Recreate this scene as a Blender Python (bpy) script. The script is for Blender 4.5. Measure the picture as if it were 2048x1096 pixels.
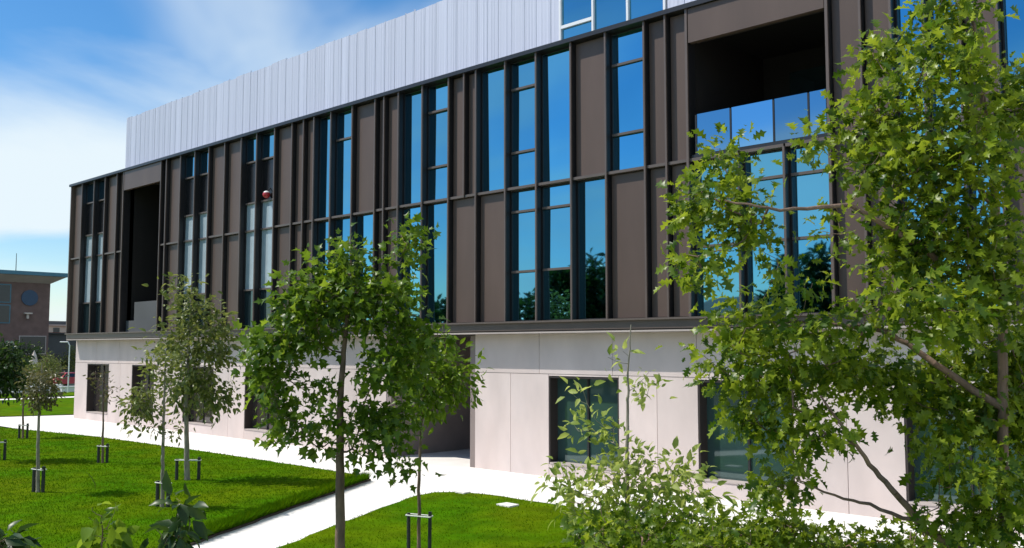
import bpy, math, random
import numpy as np
from mathutils import Matrix, Vector
random.seed(7); RNG = np.random.default_rng(11)
for o in list(bpy.data.objects): bpy.data.objects.remove(o)
scn = bpy.context.scene; COL = scn.collection

# ------------------------------------------------------------ camera
FPX, CX, CY, HOR, H = 1900.0, 1024.0, 548.0, 697.0, 3.9
PITCH = math.atan((HOR-CY)/FPX); YAW = math.atan(1998/(FPX/math.cos(PITCH)))
FW = np.array([-math.cos(YAW)*math.cos(PITCH), math.sin(YAW)*math.cos(PITCH), math.sin(PITCH)])
RT = np.array([math.sin(YAW), math.cos(YAW), 0.0]); UP = np.cross(RT, FW)
cam = bpy.data.cameras.new('camera'); co = bpy.data.objects.new('camera', cam); COL.objects.link(co)
cam.sensor_width = 36; cam.lens = FPX/2048*36; cam.clip_end = 3000; cam.clip_start = 0.05
M = Matrix(((RT[0], UP[0], -FW[0], 0), (RT[1], UP[1], -FW[1], 0), (RT[2], UP[2], -FW[2], H), (0, 0, 0, 1)))
co.matrix_world = M; scn.camera = co

# ------------------------------------------------------------ world, sun, exposure
SUN_EL = math.radians(54); SUNXY = np.array([-0.74, -0.67])      # where the sun stands (horizontal direction)
W = bpy.data.worlds.new('World'); scn.world = W; W.use_nodes = True
nt = W.node_tree; nt.nodes.clear()
def N(t, **k):
    n = nt.nodes.new(t)
    for a, b in k.items(): setattr(n, a, b)
    return n
def lk(a, b): nt.links.new(a, b)
GOFF = (7.0, 2.0, 1.0)
def mth(op, a, b=None, c=None, clamp=False):
    n = N('ShaderNodeMath', operation=op, use_clamp=clamp)
    for i, v in enumerate((a, b, c)):
        if v is None: continue
        if isinstance(v, (int, float)): n.inputs[i].default_value = v
        else: lk(v, n.inputs[i])
    return n.outputs[0]
def sstep(v, lo, hi):
    n = N('ShaderNodeMapRange', interpolation_type='SMOOTHSTEP'); lk(v, n.inputs[0])
    n.inputs[1].default_value = lo; n.inputs[2].default_value = hi
    return n.outputs[0]
sky = N('ShaderNodeTexSky', sky_type='NISHITA', sun_disc=False, sun_elevation=SUN_EL)
sky.sun_rotation = math.atan2(SUNXY[0], SUNXY[1]); sky.ozone_density = 2.6; sky.air_density = 1.0; sky.dust_density = 0.35; sky.altitude = 150
hs = N('ShaderNodeHueSaturation'); hs.inputs['Saturation'].default_value = 1.4; hs.inputs['Value'].default_value = 1.0
lk(sky.outputs[0], hs.inputs['Color'])
tc = N('ShaderNodeTexCoord'); sp = N('ShaderNodeSeparateXYZ'); lk(tc.outputs['Generated'], sp.inputs[0])
z = sp.outputs[2]
den = mth('ADD', mth('MAXIMUM', z, 0.0), 0.16)
cb = N('ShaderNodeCombineXYZ'); lk(mth('DIVIDE', sp.outputs[0], den), cb.inputs[0]); lk(mth('DIVIDE', sp.outputs[1], den), cb.inputs[1])
def noise(scale, detail, off, rough=0.55, dist=0.0, stretch=(1, 1, 1), rot=0.0):
    mp = N('ShaderNodeMapping'); lk(cb.outputs[0], mp.inputs[0]); mp.inputs['Location'].default_value = off
    mp.inputs['Scale'].default_value = stretch; mp.inputs['Rotation'].default_value = (0, 0, rot)
    n = N('ShaderNodeTexNoise'); n.inputs['Scale'].default_value = scale; n.inputs['Detail'].default_value = detail
    n.inputs['Roughness'].default_value = rough; n.inputs['Distortion'].default_value = dist
    lk(mp.outputs[0], n.inputs['Vector']); return n.outputs['Fac']
COFF = (8.0, 3.0, 0)
cir = sstep(noise(0.8, 5, COFF, 0.5, 0.5, (0.5, 1.3, 1), 0.9), 0.42, 0.68)        # thin streaks
bank = noise(0.9, 6, (0.4, 6.2, 0), 0.5, 0.3)                                             # heaped bank low in the sky
warp = mth('MULTIPLY', mth('SUBTRACT', bank, 0.5), 0.24)
el = mth('ADD', z, warp)
gm = N('ShaderNodeMapping'); lk(tc.outputs['Generated'], gm.inputs[0]); gm.inputs['Location'].default_value = GOFF
gn = N('ShaderNodeTexNoise'); gn.inputs['Scale'].default_value = 1.25; gn.inputs['Detail'].default_value = 2; lk(gm.outputs[0], gn.inputs['Vector'])
gate = sstep(gn.outputs['Fac'], 0.46, 0.58)                                                 # bank broken round the horizon, gaps set out of view to dim wall light
band = mth('MULTIPLY', sstep(el, 0.075, 0.125), mth('SUBTRACT', 1.0, sstep(el, 0.19, 0.30)))
low = mth('SUBTRACT', 1.0, sstep(el, 0.0, 0.075))
cl = mth('MAXIMUM', mth('MAXIMUM', mth('MULTIPLY', mth('MULTIPLY', band, gate), 0.97), mth('MULTIPLY', low, mth('ADD', mth('MULTIPLY', gate, 0.5), 0.3))), mth('ADD', mth('MULTIPLY', cir, 0.72), 0.04))
bg1 = N('ShaderNodeBackground'); lk(hs.outputs[0], bg1.inputs[0]); bg1.inputs[1].default_value = 0.145
bg2 = N('ShaderNodeBackground'); bg2.inputs[0].default_value = (0.83, 0.94, 1.0, 1); bg2.inputs[1].default_value = 1.0
mx = N('ShaderNodeMixShader'); lk(cl, mx.inputs[0]); lk(bg1.outputs[0], mx.inputs[1]); lk(bg2.outputs[0], mx.inputs[2])
wo = N('ShaderNodeOutputWorld'); lk(mx.outputs[0], wo.inputs[0])

sl = bpy.data.lights.new('sun', 'SUN'); sl.energy = 4.9; sl.angle = math.radians(0.53); sl.color = (1.0, 0.955, 0.88)
so = bpy.data.objects.new('sun', sl); COL.objects.link(so); so.location = (-30, -30, 60)
sd = Vector((SUNXY[0]*math.cos(SUN_EL), SUNXY[1]*math.cos(SUN_EL), math.sin(SUN_EL)))
so.rotation_euler = sd.to_track_quat('Z', 'Y').to_euler()
vs = scn.view_settings; vs.view_transform = 'Standard'; vs.look = 'None'; vs.exposure = 0.0; vs.gamma = 1.0; vs.use_curve_mapping = False

# ------------------------------------------------------------ pixel to place
def ray(x, y): return FW + RT*(x-CX)/FPX - UP*(y-CY)/FPX
def at(x, y, depth): return np.array([0, 0, H]) + ray(x, y)*depth
def ground(x, y):
    r = ray(x, y); return np.array([0, 0, H]) + r*(-H/r[2])
def xon(px, Y, Z):                     # X on the upright plane y=Y, height Z, seen in column px
    u = (px-CX)/FPX
    return (u*(Y*FW[1]+(Z-H)*FW[2]) - Y*RT[1])/(RT[0]-u*FW[0])

# ------------------------------------------------------------ materials
MATS = {}
def mat(name, col, rough=0.6, metal=0.0, var=0.08, scale=3.0, bump=0.0, bscale=40.0, objvar=0.0, spec=0.5, streak=None, detail=5, tint=None, wob=0.0):
    m = bpy.data.materials.new(name); m.use_nodes = True; t = m.node_tree; n = t.nodes; b = n['Principled BSDF']
    b.inputs['Roughness'].default_value = rough; b.inputs['Metallic'].default_value = metal; b.inputs['Specular IOR Level'].default_value = spec
    tcn = n.new('ShaderNodeTexCoord'); g = n.new('ShaderNodeNewGeometry')
    vec = g.outputs['Position']
    if streak:
        mp = n.new('ShaderNodeMapping'); mp.inputs['Scale'].default_value = streak; t.links.new(vec, mp.inputs[0]); vec2 = mp.outputs[0]
    else: vec2 = vec
    nz = n.new('ShaderNodeTexNoise'); nz.inputs['Scale'].default_value = scale; nz.inputs['Detail'].default_value = detail
    t.links.new(vec2, nz.inputs['Vector'])
    mr = n.new('ShaderNodeMapRange'); t.links.new(nz.outputs['Fac'], mr.inputs[0]); mr.inputs[1].default_value = 0.3; mr.inputs[2].default_value = 0.7
    mr.inputs[3].default_value = 1-var; mr.inputs[4].default_value = 1+var
    val = mr.outputs[0]
    if objvar:
        oi = n.new('ShaderNodeObjectInfo'); m2 = n.new('ShaderNodeMapRange'); t.links.new(oi.outputs['Random'], m2.inputs[0])
        m2.inputs[3].default_value = 1-objvar; m2.inputs[4].default_value = 1+objvar
        ml = n.new('ShaderNodeMath'); ml.operation = 'MULTIPLY'; t.links.new(val, ml.inputs[0]); t.links.new(m2.outputs[0], ml.inputs[1]); val = ml.outputs[0]
    src = None
    if tint:
        mc = n.new('ShaderNodeMix'); mc.data_type = 'RGBA'; nz2 = n.new('ShaderNodeTexNoise'); nz2.inputs['Scale'].default_value = scale*0.23; nz2.inputs['Detail'].default_value = 4
        t.links.new(vec, nz2.inputs['Vector'])
        mr2 = n.new('ShaderNodeMapRange'); t.links.new(nz2.outputs['Fac'], mr2.inputs[0]); mr2.inputs[1].default_value = 0.35; mr2.inputs[2].default_value = 0.65
        t.links.new(mr2.outputs[0], mc.inputs[0]); mc.inputs[6].default_value = (*col, 1); mc.inputs[7].default_value = (*tint, 1); src = mc.outputs[2]
    vm = n.new('ShaderNodeVectorMath'); vm.operation = 'SCALE'
    if src: t.links.new(src, vm.inputs[0])
    else: vm.inputs[0].default_value = col
    t.links.new(val, vm.inputs['Scale']); t.links.new(vm.outputs[0], b.inputs['Base Color'])
    if bump or wob:
        nb = n.new('ShaderNodeTexNoise'); nb.inputs['Scale'].default_value = bscale; nb.inputs['Detail'].default_value = 4 if bump else 1
        t.links.new(vec2 if bump else vec, nb.inputs['Vector'])
        bp = n.new('ShaderNodeBump'); bp.inputs['Strength'].default_value = bump or wob; bp.inputs['Distance'].default_value = 0.02
        t.links.new(nb.outputs['Fac'], bp.inputs['Height']); t.links.new(bp.outputs[0], b.inputs['Normal'])
    MATS[name] = m; return m
mat('bronze', (0.100, 0.067, 0.053), 0.42, 0.0, 0.12, 1.2, bump=0.06, bscale=3, objvar=0.12, streak=(1, 1, 0.25), spec=0.4)
mat('bronze_fin', (0.115, 0.085, 0.072), 0.38, 0.0, 0.08, 2, objvar=0.06)
mat('dark_frame_fin_shade', (0.018, 0.017, 0.019), 0.35, 0.0, 0.1, 4)  # dark frames and fittings; on the fin bodies it stands in for shade
mat('rail', (0.11, 0.085, 0.072), 0.4, 0.0, 0.08, 3)
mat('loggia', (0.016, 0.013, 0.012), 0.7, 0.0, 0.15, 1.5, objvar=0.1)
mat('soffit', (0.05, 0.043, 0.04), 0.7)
mat('glass', (0.125, 0.375, 0.52), 0.02, 1.0, 0.03, 0.6, wob=0.03, bscale=0.8, objvar=0.12)
mat('glass_dark', (0.055, 0.10, 0.115), 0.03, 0.75, 0.05, 0.6, wob=0.012, bscale=0.9, objvar=0.1)
mat('glass_green', (0.045, 0.092, 0.088), 0.03, 0.35, 0.1, 0.7, wob=0.01, bscale=0.9, spec=1.0)
mat('glass_brown', (0.055, 0.046, 0.042), 0.04, 0.3, 0.2, 0.9, wob=0.02, bscale=0.9)
mat('pale_pane', (0.36, 0.43, 0.47), 0.15, 0.0, 0.06, 3, spec=0.8)
mat('dark_pane', (0.012, 0.011, 0.012), 0.25, 0.0, 0.1, 2)
mat('balustrade_glass', (0.22, 0.40, 0.54), 0.03, 1.0, 0.02, 0.5, wob=0.01, bscale=0.8, objvar=0.3)
mat('concrete', (0.615, 0.51, 0.47), 0.85, 0.0, 0.09, 1.1, bump=0.12, bscale=55, objvar=0.07, tint=(0.585, 0.505, 0.48), streak=(1, 1, 0.5))
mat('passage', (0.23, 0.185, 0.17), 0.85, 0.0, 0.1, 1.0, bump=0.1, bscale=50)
mat('joint', (0.20, 0.18, 0.17), 0.9)
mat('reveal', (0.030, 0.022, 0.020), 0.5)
mat('silver', (0.57, 0.585, 0.69), 0.55, 0.2, 0.05, 1.0, bump=0.02, bscale=6, objvar=0.025, streak=(2, 2, 0.08))
mat('seam', (0.66, 0.675, 0.76), 0.4, 0.2, 0.03, 2)
mat('white_frame', (0.80, 0.80, 0.82), 0.4, 0.0, 0.03, 3)
mat('roof_gravel', (0.22, 0.21, 0.20), 0.95, 0.0, 0.15, 8)
mat('paving', (0.74, 0.70, 0.65), 0.85, 0.0, 0.08, 1.1, bump=0.15, bscale=70, tint=(0.79, 0.755, 0.71))
mat('earth', (0.05, 0.038, 0.026), 0.95, 0.0, 0.3, 9, bump=0.6, bscale=30)
mat('turf', (0.048, 0.135, 0.0005), 1.0, 0.0, 0.28, 1.6, bump=0.7, bscale=90, tint=(0.090, 0.138, 0.001), spec=0.02)
mat('terrain', (0.09, 0.11, 0.04), 0.95, 0.0, 0.2, 0.2, tint=(0.16, 0.15, 0.11))
mat('asphalt', (0.055, 0.055, 0.057), 0.9, 0.0, 0.15, 6, bump=0.2, bscale=80)
mat('bark', (0.13, 0.092, 0.068), 0.9, 0.0, 0.35, 9, bump=0.8, bscale=22, streak=(1, 1, 0.3), tint=(0.22, 0.14, 0.10))
mat('bark_pale', (0.27, 0.24, 0.19), 0.9, 0.0, 0.3, 12, bump=0.6, bscale=30, streak=(1, 1, 0.3))
mat('stake', (0.022, 0.026, 0.024), 0.6, 0.0, 0.2, 10)
mat('strap', (0.72, 0.72, 0.66), 0.6, 0.0, 0.05, 10)
mat('brick', (0.165, 0.105, 0.09), 0.9, 0.0, 0.16, 1.5, bump=0.2, bscale=12)
mat('stone_pale', (0.42, 0.36, 0.33), 0.85, 0.0, 0.08, 1)
mat('teal_metal', (0.05, 0.17, 0.24), 0.4)
mat('sign_blue', (0.012, 0.05, 0.11), 0.35)
mat('far_grey', (0.085, 0.088, 0.092), 0.9, 0.0, 0.12, 0.6)
mat('far_cream', (0.55, 0.46, 0.37), 0.9, 0.0, 0.06, 0.6)
mat('far_red', (0.30, 0.085, 0.05), 0.9, 0.0, 0.15, 1)
mat('window_far', (0.02, 0.025, 0.03), 0.1)
mat('red_paint', (0.48, 0.035, 0.045), 0.3, 0.0, 0.03, 2)
mat('white_paint', (0.72, 0.72, 0.70), 0.3, 0.0, 0.03, 2)
mat('rubber', (0.02, 0.02, 0.02), 0.8)
mat('rim', (0.4, 0.4, 0.42), 0.35, 0.7)
mat('lamp_glass', (0.7, 0.68, 0.6), 0.2)
mat('canvas', (0.58, 0.50, 0.43), 0.9, 0.0, 0.1, 3)

def leafmat(name, c1, c2, trans=0.35, gloss=0.35):
    m = bpy.data.materials.new(name); m.use_nodes = True; t = m.node_tree; n = t.nodes; b = n['Principled BSDF']
    at_ = n.new('ShaderNodeAttribute'); at_.attribute_name = 'rnd'
    oi = n.new('ShaderNodeObjectInfo'); ad = n.new('ShaderNodeMath'); ad.operation = 'ADD'; t.links.new(at_.outputs['Fac'], ad.inputs[0])
    ml = n.new('ShaderNodeMath'); ml.operation = 'MULTIPLY'; ml.inputs[1].default_value = 1.0; t.links.new(oi.outputs['Random'], ml.inputs[0])
    t.links.new(ml.outputs[0], ad.inputs[1]); fr = n.new('ShaderNodeMath'); fr.operation = 'FRACT'; t.links.new(ad.outputs[0], fr.inputs[0])
    r = n.new('ShaderNodeValToRGB'); t.links.new(fr.outputs[0], r.inputs[0])
    r.color_ramp.elements[0].color = (*c1, 1); r.color_ramp.elements[1].color = (*c2, 1)
    t.links.new(r.outputs[0], b.inputs['Base Color']); b.inputs['Roughness'].default_value = gloss; b.inputs['Specular IOR Level'].default_value = 0.05 if gloss == 1.0 else 0.3
    tr = n.new('ShaderNodeBsdfTranslucent'); hsn = n.new('ShaderNodeHueSaturation'); hsn.inputs['Value'].default_value = 1.7; hsn.inputs['Hue'].default_value = 0.485
    t.links.new(r.outputs[0], hsn.inputs['Color']); t.links.new(hsn.outputs[0], tr.inputs[0])
    mxs = n.new('ShaderNodeMixShader'); mxs.inputs[0].default_value = trans; t.links.new(b.outputs[0], mxs.inputs[1]); t.links.new(tr.outputs[0], mxs.inputs[2])
    t.links.new(mxs.outputs[0], n['Material Output'].inputs[0]); MATS[name] = m
leafmat('leaf_oak', (0.042, 0.098, 0.005), (0.23, 0.30, 0.020), 0.45)
leafmat('leaf_main', (0.042, 0.10, 0.005), (0.19, 0.285, 0.022), 0.45)
leafmat('leaf_dull', (0.075, 0.11, 0.020), (0.19, 0.215, 0.05))
leafmat('leaf_brown', (0.080, 0.075, 0.022), (0.13, 0.125, 0.045))
leafmat('leaf_pale', (0.11, 0.19, 0.012), (0.44, 0.49, 0.13), 0.45, gloss=0.5)
leafmat('leaf_deep', (0.018, 0.045, 0.010), (0.045, 0.085, 0.014))
leafmat('blade', (0.032, 0.112, 0.0003), (0.100, 0.168, 0.001), 0.3, 1.0)

# ------------------------------------------------------------ object helpers
WL = {}
def tag(o, label=None, cat=None, group=None, kind=None):
    for k, v in (('label', label), ('category', cat), ('group', group), ('kind', kind)):
        if v: o[k] = v
    return o
def link(o, parent, origin):
    COL.objects.link(o); org = np.array(origin, float); WL[o] = org
    if parent is not None: o.parent = parent; o.location = tuple(org-WL[parent])
    else: o.location = tuple(org)
    return o
def empty(name, loc, **k):
    o = bpy.data.objects.new(name, None); o.empty_display_size = 0.3; link(o, None, loc); return tag(o, **k)
class MB:
    def __init__(s): s.v = []; s.f = []
    def box(s, x0, x1, y0, y1, z0, z1):
        b = len(s.v); s.v += [(x, y, z) for z in (z0, z1) for y in (y0, y1) for x in (x0, x1)]
        s.f += [tuple(b+i for i in q) for q in ((0, 2, 3, 1), (4, 5, 7, 6), (0, 1, 5, 4), (2, 6, 7, 3), (0, 4, 6, 2), (1, 3, 7, 5))]
        return s
    def prism(s, pts, z0, z1):                    # polygon in plan, counter-clockwise
        b = len(s.v); n = len(pts)
        s.v += [(x, y, z0) for x, y in pts]+[(x, y, z1) for x, y in pts]
        s.f.append(tuple(b+n+i for i in range(n))); s.f.append(tuple(b+n-1-i for i in range(n)))
        for i in range(n):
            j = (i+1) % n; s.f.append((b+i, b+j, b+n+j, b+n+i))
        return s
    def tube(s, p, q, r0, r1, n=6, cap=True):
        p, q = np.array(p, float), np.array(q, float); d = q-p; L = np.linalg.norm(d)
        if L < 1e-6: return s
        d /= L; a = np.cross(d, (0, 0, 1) if abs(d[2]) < .9 else (1, 0, 0)); a /= np.linalg.norm(a); c = np.cross(d, a); b = len(s.v)
        for pt, r in ((p, r0), (q, r1)):
            for i in range(n):
                t = 2*math.pi*i/n; s.v.append(tuple(pt+r*(math.cos(t)*a+math.sin(t)*c)))
        for i in range(n):
            j = (i+1) % n; s.f.append((b+i, b+j, b+n+j, b+n+i))
        if cap: s.f.append(tuple(b+n+i for i in range(n))); s.f.append(tuple(b+n-1-i for i in range(n)))
        return s
    def lathe(s, c, prof, n=12):                  # profile (radius, height)
        b = len(s.v)
        for r, h in prof:
            for i in range(n):
                t = 2*math.pi*i/n; s.v.append((c[0]+r*math.cos(t), c[1]+r*math.sin(t), c[2]+h))
        for k in range(len(prof)-1):
            for i in range(n):
                j = (i+1) % n; s.f.append((b+k*n+i, b+k*n+j, b+(k+1)*n+j, b+(k+1)*n+i))
        return s
    def build(s, name, m, parent=None, origin=None, smooth=False, **k):
        v = np.array(s.v, float)
        if origin is None:
            lo, hi = v.min(0), v.max(0); origin = ((lo[0]+hi[0])/2, (lo[1]+hi[1])/2, lo[2])
        me = bpy.data.meshes.new(name); me.from_pydata([tuple(x) for x in v-np.array(origin)], [], s.f); me.materials.append(MATS[m])
        if smooth: me.polygons.foreach_set('use_smooth', [True]*len(me.polygons))
        me.update(); o = bpy.data.objects.new(name, me); link(o, parent, origin); return tag(o, **k)
def npmesh(name, verts, quads, m, parent=None, origin=(0, 0, 0), rnd=None, smooth=False, **k):
    me = bpy.data.meshes.new(name or 'leaf'); v = np.asarray(verts, np.float32)-np.array(origin, np.float32); q = np.asarray(quads, np.int32); w = q.shape[1]
    me.vertices.add(len(v)); me.vertices.foreach_set('co', v.ravel())
    me.loops.add(q.size); me.loops.foreach_set('vertex_index', q.ravel())
    me.polygons.add(len(q)); me.polygons.foreach_set('loop_start', np.arange(0, q.size, w, dtype=np.int32))
    if rnd is not None:
        a = me.attributes.new('rnd', 'FLOAT', 'POINT'); a.data.foreach_set('value', np.asarray(rnd, np.float32))
    me.materials.append(MATS[m]); me.update(calc_edges=True); me.validate()
    if smooth: me.polygons.foreach_set('use_smooth', [True]*len(me.polygons))
    if name is None: return me
    o = bpy.data.objects.new(name, me); link(o, parent, origin); return tag(o, **k)

# ------------------------------------------------------------ ground, paving, lawns
F, D = 21.4, 22.0                      # plane of the fins; plane of the concrete ground floor
def sheet(name, pts, zz, m, **k):
    b = MB(); b.v = [(x, y, zz) for x, y in pts]; b.f = [tuple(range(len(pts)))]
    return b.build(name, m, **k)
sheet('ground', [(-1500, -1500), (1500, -1500), (1500, 1500), (-1500, 1500)], -0.06, 'terrain', kind='structure')
sheet('pavement', [(-59.5, 17.2), (-30, 17.2), (-30, -12), (40, -12), (40, 60), (-59.5, 60)], 0.0, 'paving', kind='structure')
sheet('road', [(-104, -80), (-87.5, -80), (-87.5, 140), (-104, 140)], -0.05, 'asphalt', kind='structure')
sheet('far_path', [(-80.2, -40), (-77.4, -40), (-77.4, 90), (-80.2, 90)], -0.012, 'paving', kind='structure')
LE = [(-70, 13.2), (-58, 15.0), (-50.5, 16.6), (-42, 17.75), (-34, 18.0), (-26, 18.0), (-23.4, 17.95)]
left_lawn = LE+[(-22.7, 17.75), (-22.45, 17.2), (-20.4, 13.75), (-17.9, 9.6), (-14.5, 3.9), (-9.5, -4.5), (-14, -9), (-70, -9)]
right_lawn = [(-11.2, 0.0), (-14.1, 6.0), (-16.4, 10.7), (-18.2, 14.2), (-19.3, 16.5), (-19.4, 17.3), (-18.9, 17.85), (-18, 18.05), (-10, 18.1), (4, 18.1), (4, 0)]
far_lawn = [(-77.2, -40), (-60.0, -40), (-60.2, 16), (-59.0, 19.0), (-57.6, 23), (-57.6, 60), (-77.2, 60)]
far_lawn2 = [(-87.3, -40), (-80.4, -40), (-80.4, 90), (-87.3, 90)]
def inpoly(P, x, y):
    c = np.zeros(len(x), bool); n = len(P)
    for i in range(n):
        (x0, y0), (x1, y1) = P[i], P[i-1]
        if y0 == y1: continue
        h = ((y0 > y) != (y1 > y)) & (x < (x1-x0)*(y-y0)/(y1-y0)+x0); c ^= h
    return c
def lawn(name, P, h, kindmat='turf'):
    P = list(P); area = sum(P[i-1][0]*P[i][1]-P[i][0]*P[i-1][1] for i in range(len(P)))
    if area < 0: P = P[::-1]
    P2 = []
    for i in range(len(P)):
        a, c = np.array(P[i-1]), np.array(P[i]); k = max(1, min(60, int(np.linalg.norm(c-a)/.45)))
        for j in range(1, k+1): P2.append(tuple(a+(c-a)*j/k+(RNG.normal(0, .022, 2) if j < k else 0)))
    P = P2
    # soft shoulders: outer earth edge, then turf lip
    b = MB(); b.prism(P, -0.03, h*0.55); b.build(name+'_soil', 'earth', kind='structure')
    cx, cy = np.mean(P, 0); n = len(P); Q = []
    for i in range(n):
        p0, p1, p2 = np.array(P[i-1]), np.array(P[i]), np.array(P[(i+1) % n])
        d1 = (p1-p0)/np.linalg.norm(p1-p0); d2 = (p2-p1)/np.linalg.norm(p2-p1); nn = np.array([-(d1+d2)[1], (d1+d2)[0]]); nn /= np.linalg.norm(nn)
        Q.append(tuple(p1+nn*0.05))
    b = MB(); b.prism(Q, h*0.4, h); return b.build(name, kindmat, kind='structure')
lawn('lawn_left', left_lawn, 0.09); lawn('lawn_right', right_lawn, 0.06)
lawn('lawn_far', far_lawn, 0.05); lawn('lawn_verge', far_lawn2, 0.05)
def blades(name, P, n, h, hgt, label, near=None, edge=None):
    P = np.array(P); lo, hi = P.min(0), P.max(0); pts = []
    tot = 0
    while tot < n:
        x = RNG.uniform(lo[0], hi[0], n*3); y = RNG.uniform(lo[1], hi[1], n*3); ok = inpoly([tuple(p) for p in P], x, y)
        v = np.stack([x, y, np.zeros_like(x)], 1)-np.array([0, 0, H]); dep = v@FW; sx = CX+FPX*(v@RT)/np.maximum(dep, .1)
        ok &= (dep > 5) & (sx > -150) & (sx < 2150) & (RNG.random(len(x)) < np.clip((18/np.maximum(dep, 1))**1.6, .02, 1))
        pts.append(np.stack([x[ok], y[ok]], 1)); tot += ok.sum()
    p = np.concatenate(pts)[:n]
    if edge is not None:                          # longer grass along one edge
        a, c, m = edge; t = RNG.random(m)[:, None]; e = np.array(a)*(1-t)+np.array(c)*t; nrm = np.array([(c[1]-a[1]), -(c[0]-a[0])]); nrm = nrm/np.linalg.norm(nrm)
        e = e-nrm*np.abs(RNG.normal(0, .14, (m, 1))); p = np.concatenate([p, e]); n2 = len(p)
        hh = np.concatenate([RNG.uniform(.3, 1.0, n)**1.5*1.3*hgt, RNG.uniform(.5, 1, m)**2*6.0*hgt])
    else: n2 = len(p); hh = RNG.uniform(.3, 1.0, n2)**1.5*1.3*hgt
    dep = np.maximum((np.c_[p, np.zeros(n2)]-np.array([0, 0, H]))@FW, 5); w = 0.0045*np.maximum(1, dep/9)
    th = RNG.uniform(0, 6.283, n2); ln = RNG.normal(0, .5, (n2, 2))*hh[:, None]
    base = np.c_[p, np.full(n2, h-0.006)]; d = np.c_[np.cos(th), np.sin(th), np.zeros(n2)]*w[:, None]
    tip = base+np.c_[ln, hh]; V = np.stack([base-d, base+d, tip], 1).reshape(-1, 3)
    T = np.arange(n2*3).reshape(-1, 3); r = np.repeat(RNG.random(n2)*0.35+0.63*(0.5+0.5*np.sin(p[:, 0]*.55+2.2*np.sin(p[:, 1]*.47+1.3*np.sin(p[:, 0]*.31)))*np.cos(p[:, 1]*.8+p[:, 0]*.23)*np.cos(p[:, 0]*1.9)), 3)*0.98
    return npmesh(name, V, T, 'blade', origin=(float(p[:, 0].mean()), float(p[:, 1].mean()), h), rnd=r, label=label, cat='grass', kind='stuff')
blades('grass', left_lawn, 80000, 0.09, 0.042, 'short bright green grass covering the lawn with the row of young trees', edge=((-17.9, 9.6), (-22.6, 17.6), 12000))
blades('grass', right_lawn, 70000, 0.06, 0.04, 'short bright green grass covering the lawn in front of the passage and windows')

# ------------------------------------------------------------ the office building
ZR, ZM, ZL, ZB = 13.2, 8.93, 4.72, 4.37        # roof edge, middle rail, top of ledge, underside
XL, XR = -55.1, 3.0
PD, GD = 0.20, 0.32                            # cladding and glass stand this far behind the fin fronts
B = empty('office_building', (-26, 26, 0), label='long office block with bronze fins, blue glass and silver rooftop screen over concrete base', cat='building')
def fx(px): return xon(px, F, ZM)
Pn = F+PD; Gn = F+GD
# rooms behind: backing walls, roof, sides (with the two loggias and the passage left open)
LGa, LGb = fx(242), fx(317)                    # small two-storey loggia
LRa, LRb = fx(1375), fx(1658)                  # wide loggia
bw = MB()
bk0, bk1 = F+0.42, F+0.62
for a, b_ in ((XL+0.02, LGa), (LGb, LRa), (LRb, XR)): bw.box(a, b_, bk0, bk1, ZB+0.05, ZR-0.2)
bw.box(LRa, LRb, bk0, bk1, ZB+0.05, ZM); bw.box(LRa, LRb, bk0, bk1, 12.25, ZR-0.2); bw.box(LGa, LGb, bk0, bk1, 12.32, ZR-0.2)
bw.build('backing_wall', 'dark_frame_fin_shade', B)
MB().box(XL, XR, F+0.30, F+16, ZR-0.18, ZR-0.06).build('roof', 'roof_gravel', B)
MB().box(XL, XL+0.25, F+0.62, F+16, ZB, ZR-0.2).build('end_wall', 'bronze', B)
MB().box(XR-0.25, XR, F+0.62, F+16, 0, ZR-0.2).build('end_wall', 'bronze', B)
MB().box(XL, XR, F+15.8, F+16, 0, ZR-0.2).build('rear_wall', 'bronze', B)
MB().box(XL-0.12, XR, F-0.06, F+0.30, ZR-0.13, ZR).build('coping', 'dark_frame_fin_shade', B)
MB().box(XL-0.03, XR, F+0.05, F+0.30, ZL-0.27, ZL).build('ledge', 'bronze_fin', B)
MB().box(XL-0.03, XR, F-0.05, F+0.10, ZL-0.035, ZL+0.02).build('ledge_trim', 'rail', B)
MB().box(XL-0.03, XR, F+0.09, F+0.30, ZB+0.045, ZL-0.28).build('ledge_lower', 'bronze', B)
MB().box(XL-0.03, XR, F+0.06, F+0.115, ZB-0.01, ZB+0.04).build('drip_flashing', 'stone_pale', B)
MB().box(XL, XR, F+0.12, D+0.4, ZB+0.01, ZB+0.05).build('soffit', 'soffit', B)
# loggia linings
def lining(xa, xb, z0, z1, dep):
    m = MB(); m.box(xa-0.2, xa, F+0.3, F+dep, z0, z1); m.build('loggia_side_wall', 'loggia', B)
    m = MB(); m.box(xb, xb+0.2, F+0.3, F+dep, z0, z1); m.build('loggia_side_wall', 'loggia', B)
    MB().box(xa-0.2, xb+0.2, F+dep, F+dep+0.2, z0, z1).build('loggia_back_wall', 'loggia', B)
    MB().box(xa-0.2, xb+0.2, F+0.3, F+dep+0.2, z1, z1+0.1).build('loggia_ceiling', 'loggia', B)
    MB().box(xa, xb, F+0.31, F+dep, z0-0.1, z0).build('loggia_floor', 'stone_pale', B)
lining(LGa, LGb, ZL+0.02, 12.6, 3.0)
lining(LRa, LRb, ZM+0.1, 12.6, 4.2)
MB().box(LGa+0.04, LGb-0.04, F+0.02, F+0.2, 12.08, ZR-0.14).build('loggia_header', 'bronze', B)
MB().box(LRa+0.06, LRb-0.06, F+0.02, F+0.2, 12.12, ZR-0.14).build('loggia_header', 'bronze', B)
m = MB().box(xon(270, F+.5, 5.5), LGb-0.05, F+.45, F+1.5, ZL+0.03, ZL+1.55); m.box(xon(252, F+.35, 5.0), LGb-0.06, F+.34, F+1.4, ZL+0.031, ZL+.6); m.build('parapet', 'far_grey', B)
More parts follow.
